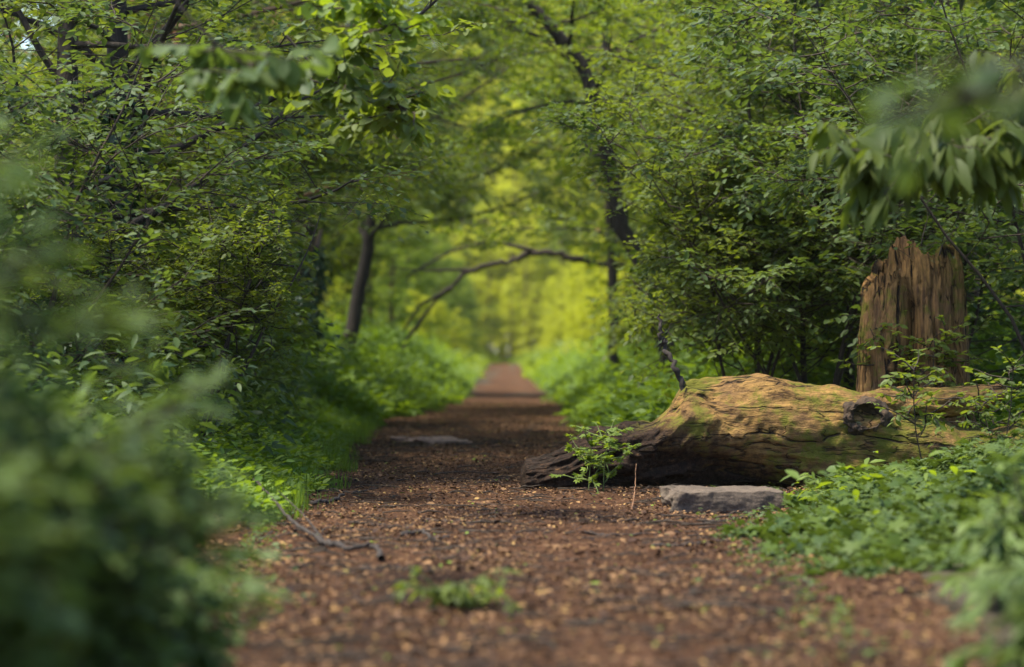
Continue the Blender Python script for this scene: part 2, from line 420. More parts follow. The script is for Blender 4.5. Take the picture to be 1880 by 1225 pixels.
# ------------------------------------------------------------------ fallen log, stump, stone
def wood_mat(name, axis, base_lo, base_hi, moss_amt=.5, grain=26, crack=1.0, rot=None):
    t = NT(name); tc = t.n('ShaderNodeTexCoord').outputs['Object']
    sc = {'x': (.10, 1, 1), 'z': (1, 1, .10)}[axis]; sc2 = {'x': (.16, 1, 1), 'z': (1, 1, .16)}[axis]
    warp = t.n('ShaderNodeTexNoise', {'Vector': tc, 'Scale': 2.3, 'Detail': 3}).outputs[1]
    wv = t.n('ShaderNodeVectorMath', {0: tc, 1: t.n('ShaderNodeVectorMath', {0: warp, 1: (.10, .10, .10)}, operation='MULTIPLY').outputs[0]}, operation='ADD').outputs[0]
    g = t.noise(t.mapping(wv, sc), grain, 6, .7); g2 = t.noise(t.mapping(wv, sc2), grain * .3, 4, .6)
    big = t.noise(tc, 3.1, 4, .6); mid = t.noise(tc, 11, 5, .65)
    col = t.ramp(g, [(.36, base_lo), (.60, base_hi)])
    col = t.mix(t.ramp(big, [(.42, C(0, 0, 0)), (.62, C(1, 1, 1))]), col, t.mix(.5, col, C(.13, .075, .05)))
    # cracks along the grain
    cv = t.math('ABSOLUTE', t.math('SUBTRACT', t.noise(t.mapping(wv, sc), 5.5, 2, .5), .5))
    cm = t.ramp(cv, [(0, C(1, 1, 1)), (.006 * crack, C(1, 1, 1)), (.016 * crack, C(0, 0, 0))])
    brk = t.ramp(mid, [(.40, C(0, 0, 0)), (.55, C(1, 1, 1))])
    cm = t.mix(1.0, cm, brk, 'MULTIPLY')
    cf = t.math('ABSOLUTE', t.math('SUBTRACT', t.noise(t.mapping(wv, sc), 17, 2, .5), .5))
    cf = t.ramp(cf, [(0, C(.8, .8, .8)), (.006, C(.8, .8, .8)), (.022, C(0, 0, 0))])
    cf = t.mix(1.0, cf, t.ramp(t.noise(tc, 5, 3, .6), [(.45, C(0, 0, 0)), (.56, C(1, 1, 1))]), 'MULTIPLY')
    cm = t.mix(1.0, cm, cf, 'ADD')
    # moss and lichen patches
    geo = t.n('ShaderNodeNewGeometry').outputs['Normal']
    nz = t.n('ShaderNodeSeparateXYZ', {0: geo}).outputs[2]
    mm = t.math('ADD', t.math('MULTIPLY', mid, .7), t.math('MULTIPLY', t.noise(tc, 2.0, 3), .6))
    mm = t.math('ADD', mm, t.math('MULTIPLY', nz, .05))
    mk = t.ramp(mm, [(.55 + .25 * (1 - moss_amt) , C(0, 0, 0)), (.66 + .25 * (1 - moss_amt), C(1, 1, 1))])
    col = t.mix(mk, col, t.mix(g, C(.06, .07, .012), C(.20, .19, .03)))
    lk = t.ramp(t.noise(tc, 7, 3, .6), [(.70, C(0, 0, 0)), (.75, C(1, 1, 1))])
    col = t.mix(lk, col, C(.20, .24, .16))
    if rot:                                                  # rotted dark at the broken end; underside shade painted in lower down
        px_ = t.n('ShaderNodeSeparateXYZ', {0: tc}); u = t.math('ADD', px_.outputs[0], t.math('MULTIPLY', t.math('SUBTRACT', mid, .5), 1.6))
        u = t.math('ADD', u, t.math('MULTIPLY', t.math('SUBTRACT', px_.outputs[2], .27), 2.6))
        rot_shade = t.n('ShaderNodeMapRange', {0: u, 1: rot[0], 2: rot[1], 3: 1.0, 4: 0.0}).outputs[0]
        fine = t.noise(tc, 34, 6, .75)
        col = t.mix(rot_shade, col, t.ramp(fine, [(.40, C(.012, .008, .008)), (.60, C(.045, .027, .02)), (.76, C(.22, .12, .05))]))
    col = t.mix(cm, col, C(.02, .014, .012))
    h = t.math('ADD', t.math('MULTIPLY', g, .5), t.math('MULTIPLY', g2, .8))
    h = t.math('SUBTRACT', h, t.math('MULTIPLY', cm, .9))
    h = t.math('ADD', h, t.math('MULTIPLY', t.noise(tc, 42, 6, .7), .7 if rot else .3))
    bp = t.n('ShaderNodeBump', {'Strength': 1.0, 'Distance': .03, 'Height': h}).outputs[0]
    return t.done(t.n('ShaderNodeBsdfPrincipled', {'Base Color': col, 'Roughness': .85, 'Specular IOR Level': .2, 'Normal': bp}).outputs[0])
M['log'] = wood_mat('weathered log wood', 'x', C(.065, .036, .019), C(.36, .22, .075), .64, grain=38, rot=(-.60, -.05))
M['stump'] = wood_mat('weathered stump wood', 'z', C(.06, .034, .02), C(.33, .19, .075), .45, grain=34, crack=1.6)
M['rot'] = bark_mat('rotten heartwood', C(.012, .009, .009), C(.07, .045, .03), scale=8)

def fallen_log():
    D = 14.3
    root = empty('fallen_log', (1.5, D, 0), 'weathered barkless fallen tree trunk lying beside the path', 'fallen log')
    st = np.array([  # x, top z, bottom z, half depth, centre y offset
        (.05, .12, -.02, .10, -.20), (.08, .185, -.04, .20, -.20), (.16, .205, -.05, .24, -.18), (.33, .265, -.05, .27, -.15), (.42, .34, -.05, .29, -.12), (.66, .40, -.04, .31, -.1),
        (.82, .41, -.02, .32, -.08), (.93, .50, .0, .33, -.05), (1.02, .63, .0, .35, -.03), (1.14, .655, .0, .36, 0), (1.30, .665, .0, .37, 0), (1.45, .685, .0, .38, 0), (1.7, .64, -.02, .37, 0), (1.96, .60, -.04, .36, 0),
        (2.15, .55, -.05, .36, 0), (2.45, .47, -.05, .36, -.03), (2.6, .37, -.05, .36, -.03), (2.85, .36, -.05, .36, -.06), (3.05, .42, -.05, .36, -.06), (3.6, .47, -.06, .36, -.1), (4.6, .46, -.06, .35, -.2), (5.6, .42, -.05, .33, -.3)])
    nx, na = 760, 220
    x = np.linspace(.05, 5.6, nx); x = .05 + 5.55 * np.linspace(0, 1, nx) ** 1.35
    top, bot, hd, cy = [np.interp(x, st[:, 0], st[:, k]) for k in (1, 2, 3, 4)]
    a = np.arange(na) / na * 2 * np.pi
    V = np.zeros((nx, na, 3))
    for i in range(nx):
        cz = (top[i] + bot[i]) / 2; hh = (top[i] - bot[i]) / 2
        rough = np.interp(x[i], [.05, .5, .95, 1.4, 2.5], [1.6, 2.2, 1.8, .9, .8])
        for j in range(na):
            c, s = math.cos(a[j]), math.sin(a[j])
            # flattened belly that bulges towards the viewer
            u = np.sign(c) * abs(c) ** .85; v = np.sign(s) * abs(s) ** .9
            q = Vector((x[i] * 2.2, c * 1.1, s * 1.1))
            n = mnoise.fractal(q, .9, 2.1, 4) * .040 * rough
            n += mnoise.fractal(Vector((x[i] * 1.6 + .8 * s, c * 6, s * 6)), .7, 2, 3) * .006
            n += (mnoise.ridged_multi_fractal(Vector((x[i] * 4, c * 3.0, s * 3.0)), .9, 2.2, 4, .9, 2) - 1) * .009 * rough * max(0, rough - .7)
            n += mnoise.noise(Vector((x[i] * 22, c * 7, s * 7))) * .006 * rough + mnoise.noise(Vector((x[i] * 9, c * 4, s * 4))) * .010 * (rough - .5)
            k = 1 + n / .33
            # knot with a hollow, on the upper front
            V[i, j] = (x[i], cy[i] - u * hd[i] * k, cz + v * hh * k)
    # long splits and flaking along the grain
    xx, aa = np.meshgrid(x, a, indexing='ij')
    for x0, x1, a0, dep, wd in ((.9, 2.4, 3.35, .030, .030), (1.2, 2.0, 3.9, .022, .025), (1.5, 3.2, 2.9, .030, .028), (.6, 1.5, 3.0, .035, .04), (1.0, 1.7, 2.55, .025, .03), (2.1, 4.5, 3.3, .03, .03), (.2, .9, 2.7, .04, .06), (.3, 1.1, 3.5, .045, .06), (1.3, 2.1, 2.2, .02, .03)):
        pass
    # burr: push out around a point, dimple in its middle
    for kx, ky, kz, rr, out in ((2.06, -.33, .46, .12, .07), (1.14, -.33, .34, .10, .04), (.70, -.28, .20, .10, .03), (1.30, -.35, .30, .06, .04), (.92, -.33, .36, .07, .05), (.50, -.3, .22, .07, .04), (1.95, -.36, .20, .2, -.03), (1.35, -.36, .12, .25, -.06)):
        d = np.sqrt((V[..., 0] - kx) ** 2 + (V[..., 1] - ky) ** 2 + (V[..., 2] - kz) ** 2)
        V[..., 1] -= out * np.exp(-(d / rr) ** 2)
        if rr < .13: V[..., 1] += out * 1.5 * np.exp(-(d / (rr * .42)) ** 2); V[..., 2] += .02 * np.exp(-(d / rr) ** 2)
    # a grooved split near the top, behind the crest
    g = np.exp(-((V[..., 1] + .08 * np.sin(V[..., 0] * 5)) / .05) ** 2) * (V[..., 2] > .3) * np.clip((V[..., 0] - 1.55) * 4, 0, 1) * np.clip((2.2 - V[..., 0]) * 4, 0, 1)
    V[..., 2] -= .12 * g
    V = V.reshape(-1, 3); V[:, 0] -= 1.5
    i = (np.arange(nx - 1)[:, None] * na + np.arange(na)[None]).ravel(); j = (np.arange(nx - 1)[:, None] * na + (np.arange(na)[None] + 1) % na).ravel()
    Q = np.stack([i, j, j + na, i + na], 1)
    # end caps
    V = np.vstack([V, V[:na].mean(0) + (.03, 0, 0), V[-na:].mean(0)]); c0, c1 = len(V) - 2, len(V) - 1
    k = np.arange(0, na, 2)
    Q = np.vstack([Q, np.stack([np.full(na // 2, c0), (k + 2) % na, k + 1, k], 1), np.stack([np.full(na // 2, c1), len(V) - 2 - na + k, len(V) - 2 - na + k + 1, len(V) - 2 - na + (k + 2) % na], 1)])
    mesh_np('trunk', V, Q, M['log'], parent=root, smooth=True)
    # the broken limb that runs up to the right along the back of the log
    nl, nb = 220, 60
    t = np.linspace(0, 1, nl); cx = .38 + t * 1.02; cyy = -.12 + .0 * t; cz = .45 + .12 * t + .02 * np.sin(t * 7)
    rz = np.interp(t, [0, .2, .6, .85, .97, 1], [.06, .10, .085, .075, .05, .005]); b = np.arange(nb) / nb * 2 * np.pi
    V = np.zeros((nl, nb, 3))
    for i in range(nl):
        for j in range(nb):
            n = mnoise.fractal(Vector((t[i] * 4, math.cos(b[j]) * 1.5 + 9, math.sin(b[j]) * 1.5)), .8, 2.1, 5) * .3
            V[i, j] = (cx[i], cyy[i] - math.cos(b[j]) * rz[i] * 1.6 * (1 + n), cz[i] + math.sin(b[j]) * rz[i] * (1 + n))
    V = V.reshape(-1, 3)
    i = (np.arange(nl - 1)[:, None] * nb + np.arange(nb)[None]).ravel(); j = (np.arange(nl - 1)[:, None] * nb + (np.arange(nb)[None] + 1) % nb).ravel()
    mesh_np('broken_limb', V, np.stack([i, j, j + nb, i + nb], 1), M['log'], parent=root, smooth=True)
    # dark hollow knot standing proud of the front
    nk, mk = 40, 64; V = []
    for i in range(nk):
        u = i / (nk - 1); rr = .115 * math.sin(min(u * 1.25, 1) * math.pi / 2) if u < .8 else .115 * (1 - (u - .8) / .2 * .93)
        dep = .10 * (1 - math.exp(-u * 3.0)) if False else .0
        yy = -.08 * math.sin(min(u / .8, 1) * math.pi / 2) if u < .8 else -.08 + .10 * ((u - .8) / .2) ** .6
        if u < .8: rr = .125 - .045 * (u / .8) ** 2
        else: rr = .08 * (1 - (u - .8) / .2) + .002
        for j in range(mk):
            a_ = j / mk * 2 * math.pi
            f = 1 + .28 * mnoise.fractal(Vector((math.cos(a_) * 1.6, math.sin(a_) * 1.6, u * 2 + 3)), .7, 2.2, 5)
            V.append((.54 + math.cos(a_) * rr * f * 1.1, -.30 + yy * f, .44 + math.sin(a_) * rr * f * .85))
    i = (np.arange(nk - 1)[:, None] * mk + np.arange(mk)[None]).ravel(); j = (np.arange(nk - 1)[:, None] * mk + (np.arange(mk)[None] + 1) % mk).ravel()
    mesh_np('knot', V, np.stack([i, j, j + mk, i + mk], 1), M['rot'], parent=root, smooth=True)
fallen_log()

def stump():
    D = 15.3; cx = 2.55
    root = empty('tree_stump', (cx, D, 0), 'tall jagged barkless tree stump standing behind the fallen log', 'tree stump')
    nz, na = 330, 300
    a = np.arange(na) / na * 2 * np.pi
    V = []
    def bump(x, c, w_): return math.exp(-((((x - R(c) + math.pi) % (2 * math.pi)) - math.pi) / w_) ** 2)
    topz = np.array([1.44 - .20 * bump(x, 185, .6) + .15 * bump(x, 242, .34) + .08 * bump(x, 330, .5) + .06 * mnoise.fractal(Vector((math.cos(x) * 3.0, math.sin(x) * 3.0, 4)), .5, 2.4, 5) for x in a])
    for i in range(nz + 40):
        inner = i >= nz
        t = i / (nz - 1) if not inner else 1 - (i - nz + 1) / 60
        for j in range(na):
            th = a[j]; z = t * topz[j] - .03
            base = np.interp(z, [0, .15, .5, .9, 1.2, 1.45, 1.65], [.46, .385, .34, .325, .30, .25, .16])
            fl = .030 * mnoise.fractal(Vector((math.cos(th) * 1.5, math.sin(th) * 1.5, z * 1.6 + 5)), .8, 2.1, 4) + .008 * mnoise.fractal(Vector((math.cos(th) * 12, math.sin(th) * 12, z * 9)), .7, 2.1, 3)
            fl += .024 * mnoise.fractal(Vector((math.cos(th) * 3.2, math.sin(th) * 3.2, z * .55)), .7, 2.1, 4)
            fl += .014 * mnoise.ridged_multi_fractal(Vector((math.cos(th) * 7, math.sin(th) * 7, z * .9)), .9, 2.0, 3, .9, 2)
            # deep hollow split left of the middle of the front
            dth = ((th - R(248) + .18 * math.sin(z * 5) + math.pi) % (2 * math.pi)) - math.pi
            cut = .16 * math.exp(-(dth / .17) ** 2) * min(1, max(0, (z - .15) * 4)) * min(1, max(0, (1.28 - z) * 5))
            dt2 = ((th - R(283) + .06 * math.sin(z * 7) + math.pi) % (2 * math.pi)) - math.pi
            cut += .035 * math.exp(-(dt2 / .035) ** 2) * min(1, max(0, (1.3 - z) * 4))
            dt3 = ((th - R(305) + .05 * math.sin(z * 5) + math.pi) % (2 * math.pi)) - math.pi
            cut += .03 * math.exp(-(dt3 / .03) ** 2)
            r = base + fl - cut
            if inner: r = max(.02, r - .05 - .1 * (i - nz) / 40)
            V.append((math.cos(th) * r * 1.0, math.sin(th) * r * .9, z))
    nr = nz + 40
    i = (np.arange(nr - 1)[:, None] * na + np.arange(na)[None]).ravel(); j = (np.arange(nr - 1)[:, None] * na + (np.arange(na)[None] + 1) % na).ravel()
    mesh_np('trunk', V, np.stack([i, j, j + na, i + na], 1), M['stump'], parent=root, smooth=True)
stump()

def stone(name, x, d, z, sx, sy, sz, seed, label, mat, amp=.03, cut=.0, rz=0):
    n = 46; rng = np.random.default_rng(seed)
    g = np.linspace(-1, 1, n); V = []; Q = []
    for ax in range(3):
        for s in (-1, 1):
            off = len(V)
            for u in g:
                for v in g:
                    p = [0, 0, 0]; p[ax] = s; p[(ax + 1) % 3] = u; p[(ax + 2) % 3] = v; V.append(p)
            for i in range(n - 1):
                for j in range(n - 1):
                    q = (off + i * n + j, off + (i + 1) * n + j, off + (i + 1) * n + j + 1, off + i * n + j + 1)
                    Q.append(q if s > 0 else q[::-1])
    V = np.array(V, float)
    # round the corners a little, displace with noise, break one end
    L = np.linalg.norm(V, axis=1, keepdims=True); V = V * (.86 + .14 / np.maximum(L, 1) ** 1.0)
    out = []
    for p in V:
        w_ = Vector((p[0] * sx, p[1] * sy, p[2] * sz)); q = w_ * 6 + Vector((seed, 0, 0))
        nn = mnoise.fractal(q, .8, 2.1, 5) * amp; n2 = mnoise.fractal(q * 5, .8, 2, 3) * amp * .25
        k = 1 + (cut if p[0] < 0 else 0) * mnoise.noise(q * 1.4)
        dirv = Vector((p[0], p[1], p[2])).normalized()
        w_ = w_ + dirv * (nn + n2)
        if p[0] < -.3: w_.x += cut * (.5 + mnoise.fractal(q * .8 + Vector((3, 3, 3)), .7, 2, 4)) * (-p[0] - .3); w_.y += cut * .4 * mnoise.noise(q * 1.3)
        out.append(tuple(w_))
    import bmesh
    o = mesh_np(name, out, Q, mat, smooth=True); o.location = (x, d, z); o.rotation_euler = (0, 0, R(rz))
    bm = bmesh.new(); bm.from_mesh(o.data); bmesh.ops.remove_doubles(bm, verts=bm.verts, dist=1e-5); bm.to_mesh(o.data); bm.free()
    return tag(o, label, 'stone')
t = NT('old concrete'); tc = t.n('ShaderNodeTexCoord').outputs['Object']
n1 = t.noise(tc, 9, 6, .7); n2 = t.noise(tc, 90, 4, .7)
col = t.mix(t.ramp(n2, [(.35, C(.5, .5, .5)), (.65, C(1.1, 1.1, 1.1))]), t.ramp(n1, [(.3, C(.10, .09, .085)), (.6, C(.24, .21, .19)), (.72, C(.16, .17, .09))]), C(1, 1, 1), 'MULTIPLY')
col = t.mix(1.0, t.ramp(n2, [(.35, C(.5, .5, .5)), (.65, C(1.1, 1.1, 1.1))]), t.ramp(n1, [(.3, C(.05, .04, .035)), (.6, C(.15, .115, .095)), (.74, C(.16, .17, .09))]), 'MULTIPLY')
bp = t.n('ShaderNodeBump', {'Strength': .8, 'Distance': .006, 'Height': n2}).outputs[0]
M['concrete'] = t.done(t.n('ShaderNodeBsdfPrincipled', {'Base Color': col, 'Roughness': .9, 'Normal': bp}).outputs[0])
stone('stone_block', 1.06, 12.35, .042, .30, .26, .072, 3, 'flat grey rectangular stone block lying in front of the fallen log', M['concrete'], .014, .09, 6)
t = NT('pale stone'); tc = t.n('ShaderNodeTexCoord').outputs['Object']
M['pale_stone'] = t.done(t.n('ShaderNodeBsdfPrincipled', {'Base Color': t.ramp(t.noise(tc, 12, 5, .7), [(.3, C(.16, .10, .08)), (.7, C(.34, .22, .17))]), 'Roughness': .9}).outputs[0])
stone('flat_stone', -.72, 21.4, .022, .27, .55, .024, 9, 'pale pinkish flat stone sunk in the path beyond the log', M['pale_stone'], .035, .22, 14)

# ------------------------------------------------------------------ sticks lying about
def stick(name, pts, rad, label, mat='bark_dark', extra=(), cat='stick', seed=0, group=None):
    rng = np.random.default_rng(seed + 100)
    P = np.array(pts, float); n = len(P) * 6
    tt = np.linspace(0, len(P) - 1, n); Q = np.stack([np.interp(tt, range(len(P)), P[:, k]) for k in range(3)], 1)
    for _ in range(3): Q[1:-1] = .25 * Q[:-2] + .5 * Q[1:-1] + .25 * Q[2:]
    Q[1:-1] += rng.normal(0, rad * .38, (n - 2, 3))
    b = Q[0].copy(); polys = [(Q - b, np.linspace(rad, rad * .45, n) * (1 + rng.normal(0, .16, n)))]
    for e in extra:
        E = np.array(e[0], float); tt = np.linspace(0, len(E) - 1, len(E) * 4)
        E = np.stack([np.interp(tt, range(len(E)), E[:, k]) for k in range(3)], 1)
        polys.append((E - b, np.linspace(e[1], e[1] * .4, len(E))))
    V, F_ = tubes(polys, 8)
    o = mesh_np(name, V, F_, M[mat], smooth=True); o.location = b
    return tag(o, label, cat, group)
def gp(x, y, up=.02):
    """a point of the photo lying on the ground"""
    d = CAMH * F / (y - 650); X = (x - 940) * d / F
    return (X, d, float(gz(X, d)) + up)
stick('fallen_branch', [gp(700, 1040, .03), gp(690, 1028, .06), gp(640, 1030, .05), gp(590, 1012, .05), gp(540, 985, .07), gp(500, 962, .12), gp(465, 945, .15)], .012,
      'dark forked fallen branch curving across the left edge of the path', mat='bark_dark', extra=[([gp(600, 1018, .05), gp(560, 985, .10), gp(510, 955, .14)], .006), ([gp(500, 962, .12), gp(465, 965, .08), gp(430, 990, .05)], .006), ([gp(500, 985, .03), gp(470, 1005, .03)], .005)], cat='branch')
stick('stick', [gp(662, 1061), gp(700, 1059), gp(760, 1063), gp(812, 1065)], .011, 'short straight dark stick lying just below the forked branch')
stick('stick', [gp(540, 932), gp(580, 935, .04), gp(610, 930, .03), gp(632, 922, .05)], .014, 'dark knobbly stick at the left verge above the forked branch')
stick('stick', [gp(600, 906), gp(650, 911), gp(700, 904)], .009, 'thin dark stick lying highest up the left side of the path')
stick('stick', [gp(775, 963), gp(830, 966), gp(880, 963)], .008, 'thin dark stick lying flat at the middle of the path')
stick('stick', [gp(735, 992), gp(770, 988, .03), gp(800, 998), gp(825, 996)], .012, 'short crooked dark stick right of the forked branch')
stick('stick', [gp(640, 968), gp(700, 973), gp(760, 977)], .006, 'long thin twig lying level with the forked branch top')
stick('stick', [gp(1070, 990), gp(1120, 993), gp(1190, 990)], .008, 'thin brown stick lying left of the ivy below the stone block')
stick('stick', [gp(1195, 1012), gp(1250, 1008), gp(1310, 1005), gp(1340, 1003)], .010, 'dark stick lying at the edge of the ivy patch')
stick('stick', [gp(1290, 968), gp(1340, 962), gp(1380, 950), gp(1430, 940)], .008, 'brown stick resting against the foot of the stone block')
stick('stick', [gp(1160, 945), gp(1166, 925, .08), gp(1168, 905, .16)], .004, 'slim pale twig standing upright left of the stone block', mat='bark_red')
stick('bowed_branch', [px(190, 668, 14.6), px(215, 648, 14.6), px(250, 633, 14.6), px(290, 630, 14.6), px(330, 640, 14.5), px(352, 660, 14.4), px(360, 760, 14.3)], .014, 'dark arching stem bowed over among the left verge herbs', mat='bark_dark', cat='branch')
stick('bare_stick', [px(1256, 716, 14.15), px(1240, 676, 14.15), px(1222, 640, 14.2), px(1213, 615, 14.2), px(1212, 578, 14.2)], .019, 'bare dark curved stick poking up from the left end of the log', mat='bark_dark', cat='stick')
def twig_litter():
    rng = np.random.default_rng(77); polys = []
    for _ in range(1100):
        d = 6 + 22 * rng.random() ** 1.3; l = np.interp(d, PE[:, 0], PE[:, 1]); r = np.interp(d, PE[:, 0], PE[:, 2])
        x = rng.uniform(l, r); az = rng.normal(0, .6); L = rng.gamma(2, .05) + .03
        p = [(x + math.cos(az) * L * s, d + math.sin(az) * L * s, float(gz(x, d)) + .026 + rng.random() * .008) for s in (-.5, 0, .5)]
        p[1] = (p[1][0] + rng.normal(0, .01), p[1][1] + rng.normal(0, .02), p[1][2] + .006)
        rr = rng.uniform(.0015, .0045); polys.append((np.array(p), (rr, rr, rr * .5)))
    V, Q = tubes(polys)
    tag(mesh_np('twig_litter', V, Q, M['twig'], smooth=True), 'tiny broken twigs scattered over the path', 'twig litter', kind='stuff')
twig_litter()

# ------------------------------------------------------------------ herbs and ground cover (stuff)
def herbs(name, pos, hts, nleaf, size, label, seed, mat='herb', shape='oval', spread=.06, cat='undergrowth', stems=True, flat=.3):
    rng = np.random.default_rng(seed); n = len(pos)
    lean = rng.normal(0, .22, (n, 2)) * hts[:, None]
    k = (np.arange(nleaf) + rng.random((n, nleaf))) / nleaf
    k = k ** .8
    P = np.zeros((n, nleaf, 3)); P[..., :2] = pos[:, None, :2] + lean[:, None] * (k ** 2)[..., None]; P[..., 2] = pos[:, None, 2] + k * hts[:, None]
    az = rng.uniform(0, 2 * np.pi, (n, nleaf))
    A = np.stack([np.cos(az), np.sin(az), rng.normal(.05, .35, (n, nleaf))], -1)
    P = P + A * spread * rng.random((n, nleaf, 1))
    N = np.array([0, 0, 1.]) + rng.normal(0, flat, (n, nleaf, 3))
    S = size * rng.uniform(.5, 1.3, (n, nleaf))
    tone = np.clip(rng.random((n, 1)) * .5 + rng.random((n, nleaf)) * .5, 0, 1)
    V, Q, kk = leaves_to_mesh(P.reshape(-1, 3), A.reshape(-1, 3), N.reshape(-1, 3), S.ravel(), shape)
    o = mesh_np(name, V, Q, M[mat], np.repeat(tone.ravel(), kk)); tag(o, label, cat, kind='stuff')
    return o
def grass(name, pos, hts, nb, label, seed):
    rng = np.random.default_rng(seed); n = len(pos)
    az = rng.uniform(0, 2 * np.pi, (n, nb)); le = rng.uniform(.15, .9, (n, nb))
    A = np.stack([np.cos(az) * le, np.sin(az) * le, np.ones((n, nb))], -1)
    N = np.stack([np.cos(az), np.sin(az), -le * .5], -1)
    P = np.repeat(pos[:, None], nb, 1) + rng.normal(0, .025, (n, nb, 3)) * (1, 1, 0)
    S = hts[:, None] * rng.uniform(.5, 1.2, (n, nb))
    tv, tq = T['lance']; T['blade'] = (tv * (1, .16, 1), tq)
    V, Q, k = leaves_to_mesh(P.reshape(-1, 3), A.reshape(-1, 3), N.reshape(-1, 3), S.ravel(), 'blade')
    tag(mesh_np(name, V, Q, M['herb'], np.repeat(rng.random(n * nb), k)), label, 'grass', kind='stuff')
def verge(rng, n, d0, d1, side, w0, w1, p=1.0):
    d = d0 + (d1 - d0) * rng.random(n) ** p
    e = np.interp(d, PE[:, 0], PE[:, 1 if side < 0 else 2])
    rag = np.array([mnoise.noise(Vector((side * 5, y * .9, 0))) for y in d]) * np.interp(d, [15, 28, 60], [.18, .38, .35])
    u = rng.random(n)
    off = w0 + (w1 - w0) * u + rag
    x = e + side * off
    return np.stack([x, d, gz(x, d)], 1), off
def make_herbs():
    rng = np.random.default_rng(11)
    p, off = verge(rng, 7000, 11, 26, -1, -.05, 1.9); h = np.clip(.12 + off * .38, .08, .62) * rng.uniform(.6, 1.15, len(p))
    herbs('undergrowth', p, h, 12, .055, 'bright green nettles and herbs along the left edge of the path', 21, spread=.07)
    p, off = verge(rng, 9000, 26, 75, -1, -.05, 3.2, 1.3); h = np.clip(.25 + off * .7, .15, 1.15) * rng.uniform(.6, 1.1, len(p))
    herbs('undergrowth', p, h, 10, .13, 'tall yellow green grass and herbs far along the left verge', 22, mat='herb', spread=.15)
    p, off = verge(rng, 9000, 19, 75, 1, -.05, 3.4, 1.3); h = np.clip(.22 + off * .55, .15, 1.1) * rng.uniform(.6, 1.1, len(p))
    herbs('undergrowth', p, h, 10, .11, 'pale green herbs far along the right verge behind the log', 23, spread=.12)
    p, off = verge(rng, 9000, 75, 240, -1, -.05, 9); p2, off2 = verge(rng, 9000, 75, 240, 1, -.05, 9)
    p = np.vstack([p, p2]); off = np.concatenate([off, off2]); h = np.clip(.3 + off * .5, .2, 1.6) * rng.uniform(.6, 1.1, len(p))
    herbs('undergrowth', p, h, 8, .3, 'yellow green low growth at the distant end of the path', 24, mat='maple', spread=.3)
    for sd_, lb, sdd in ((-1, 'leafy green wood floor beyond the left verge', 31), (1, 'leafy green wood floor beyond the right verge', 32)):
        p, off = verge(rng, 9000, 15, 62, sd_, 1.4, 11, 1.2); h = (.25 + .03 * (p[:, 1] - 15).clip(0, 25)) * rng.uniform(.5, 1.5, len(p))
        herbs('undergrowth', p, h, 9, .11, lb, sdd, spread=.14)
    # ivy and bramble at the right, in front of the log
    n = 5200; d = 8.2 + 5.6 * rng.random(n); e = np.interp(d, [8, 9.2, 10, 11, 12, 12.8, 13.6], [1.25, 1.10, .95, 1.18, 1.42, 1.62, 1.75])
    rag = np.array([mnoise.noise(Vector((3, y * 2.5, 0))) for y in d]) * .16
    x = e + rag + 2.4 * rng.random(n) ** 1.2; off = x - e; p = np.stack([x, d, gz(x, d)], 1)
    cl = np.array([mnoise.fractal(Vector((a_ * 1.9, b_ * 1.3, 8)), .8, 2, 3) for a_, b_ in p[:, :2]])
    h = np.clip(.02 + off * .11, .02, .17) * rng.uniform(.5, 1.2, n) * (1 + 1.6 * cl).clip(.3, 2.2)
    kp = cl > -.32 + .5 * (rng.random(n) - .6); p, h = p[kp], h[kp]
    herbs('ground_ivy', p, h, 6, .06, 'dark ivy and bramble leaves spreading in front of the log', 25, mat='ivyg', shape='lobed', spread=.07, cat='ground cover')
    p, off = verge(rng, 1500, 11, 40, -1, -.22, .5); p2, off2 = verge(rng, 900, 16, 40, 1, -.22, .5); p = np.vstack([p, p2])
    cl = np.array([mnoise.noise(Vector((a_ * 3, b_ * 1.1, 3))) for a_, b_ in p[:, :2]]); p = p[cl > -.05]
    grass('grass', p, rng.uniform(.05, .17, len(p)), 9, 'thin grass tufts at the ragged edges of the path', 41)
    p, off = verge(rng, 420, 11, 24, -1, .25, 1.8)
    herbs('tall_herbs', p, rng.uniform(.55, .95, len(p)), 18, .085, 'taller nettles standing above the left verge herbs', 42, mat='hawthorn', shape='lance', spread=.10, flat=.45)
    n = 50; x = rng.uniform(1.3, 3.0, n); d = rng.uniform(9, 13.2, n); p = np.stack([x, d, gz(x, d)], 1)[x > .95 + (d - 9) * .12]
    herbs('tall_herbs', p, rng.uniform(.10, .26, len(p)), 8, .085, 'broad leaved shoots poking out of the ivy patch', 43, mat='maple', shape='lance', spread=.07)
    # low leaves sprinkled at the margin of the path
    n = 1100; d = 6 + 12 * rng.random(n); sd = rng.random(n) < .55
    el = np.interp(d, PE[:, 0], PE[:, 1]); er = np.interp(d, PE[:, 0], PE[:, 2])
    x = np.where(sd, el + rng.gamma(1.2, .05, n), er - rng.gamma(1.2, .09, n)); p = np.stack([x, d, gz(x, d)], 1)
    herbs('seedlings', p, rng.uniform(.02, .06, n), 4, .028, 'tiny green seedlings at the margins of the path', 26, mat='hawthorn', spread=.02, cat='ground cover')
make_herbs()

# ------------------------------------------------------------------ shrubs and trees along the path
exec_list = []
def gl(x, d): return (x, d, float(gz(x, d)) - .02)
def X(p, d): return (p - 940) * d / F
mid = dict(nl=11, ns=6, nt=6, nleaf=8)
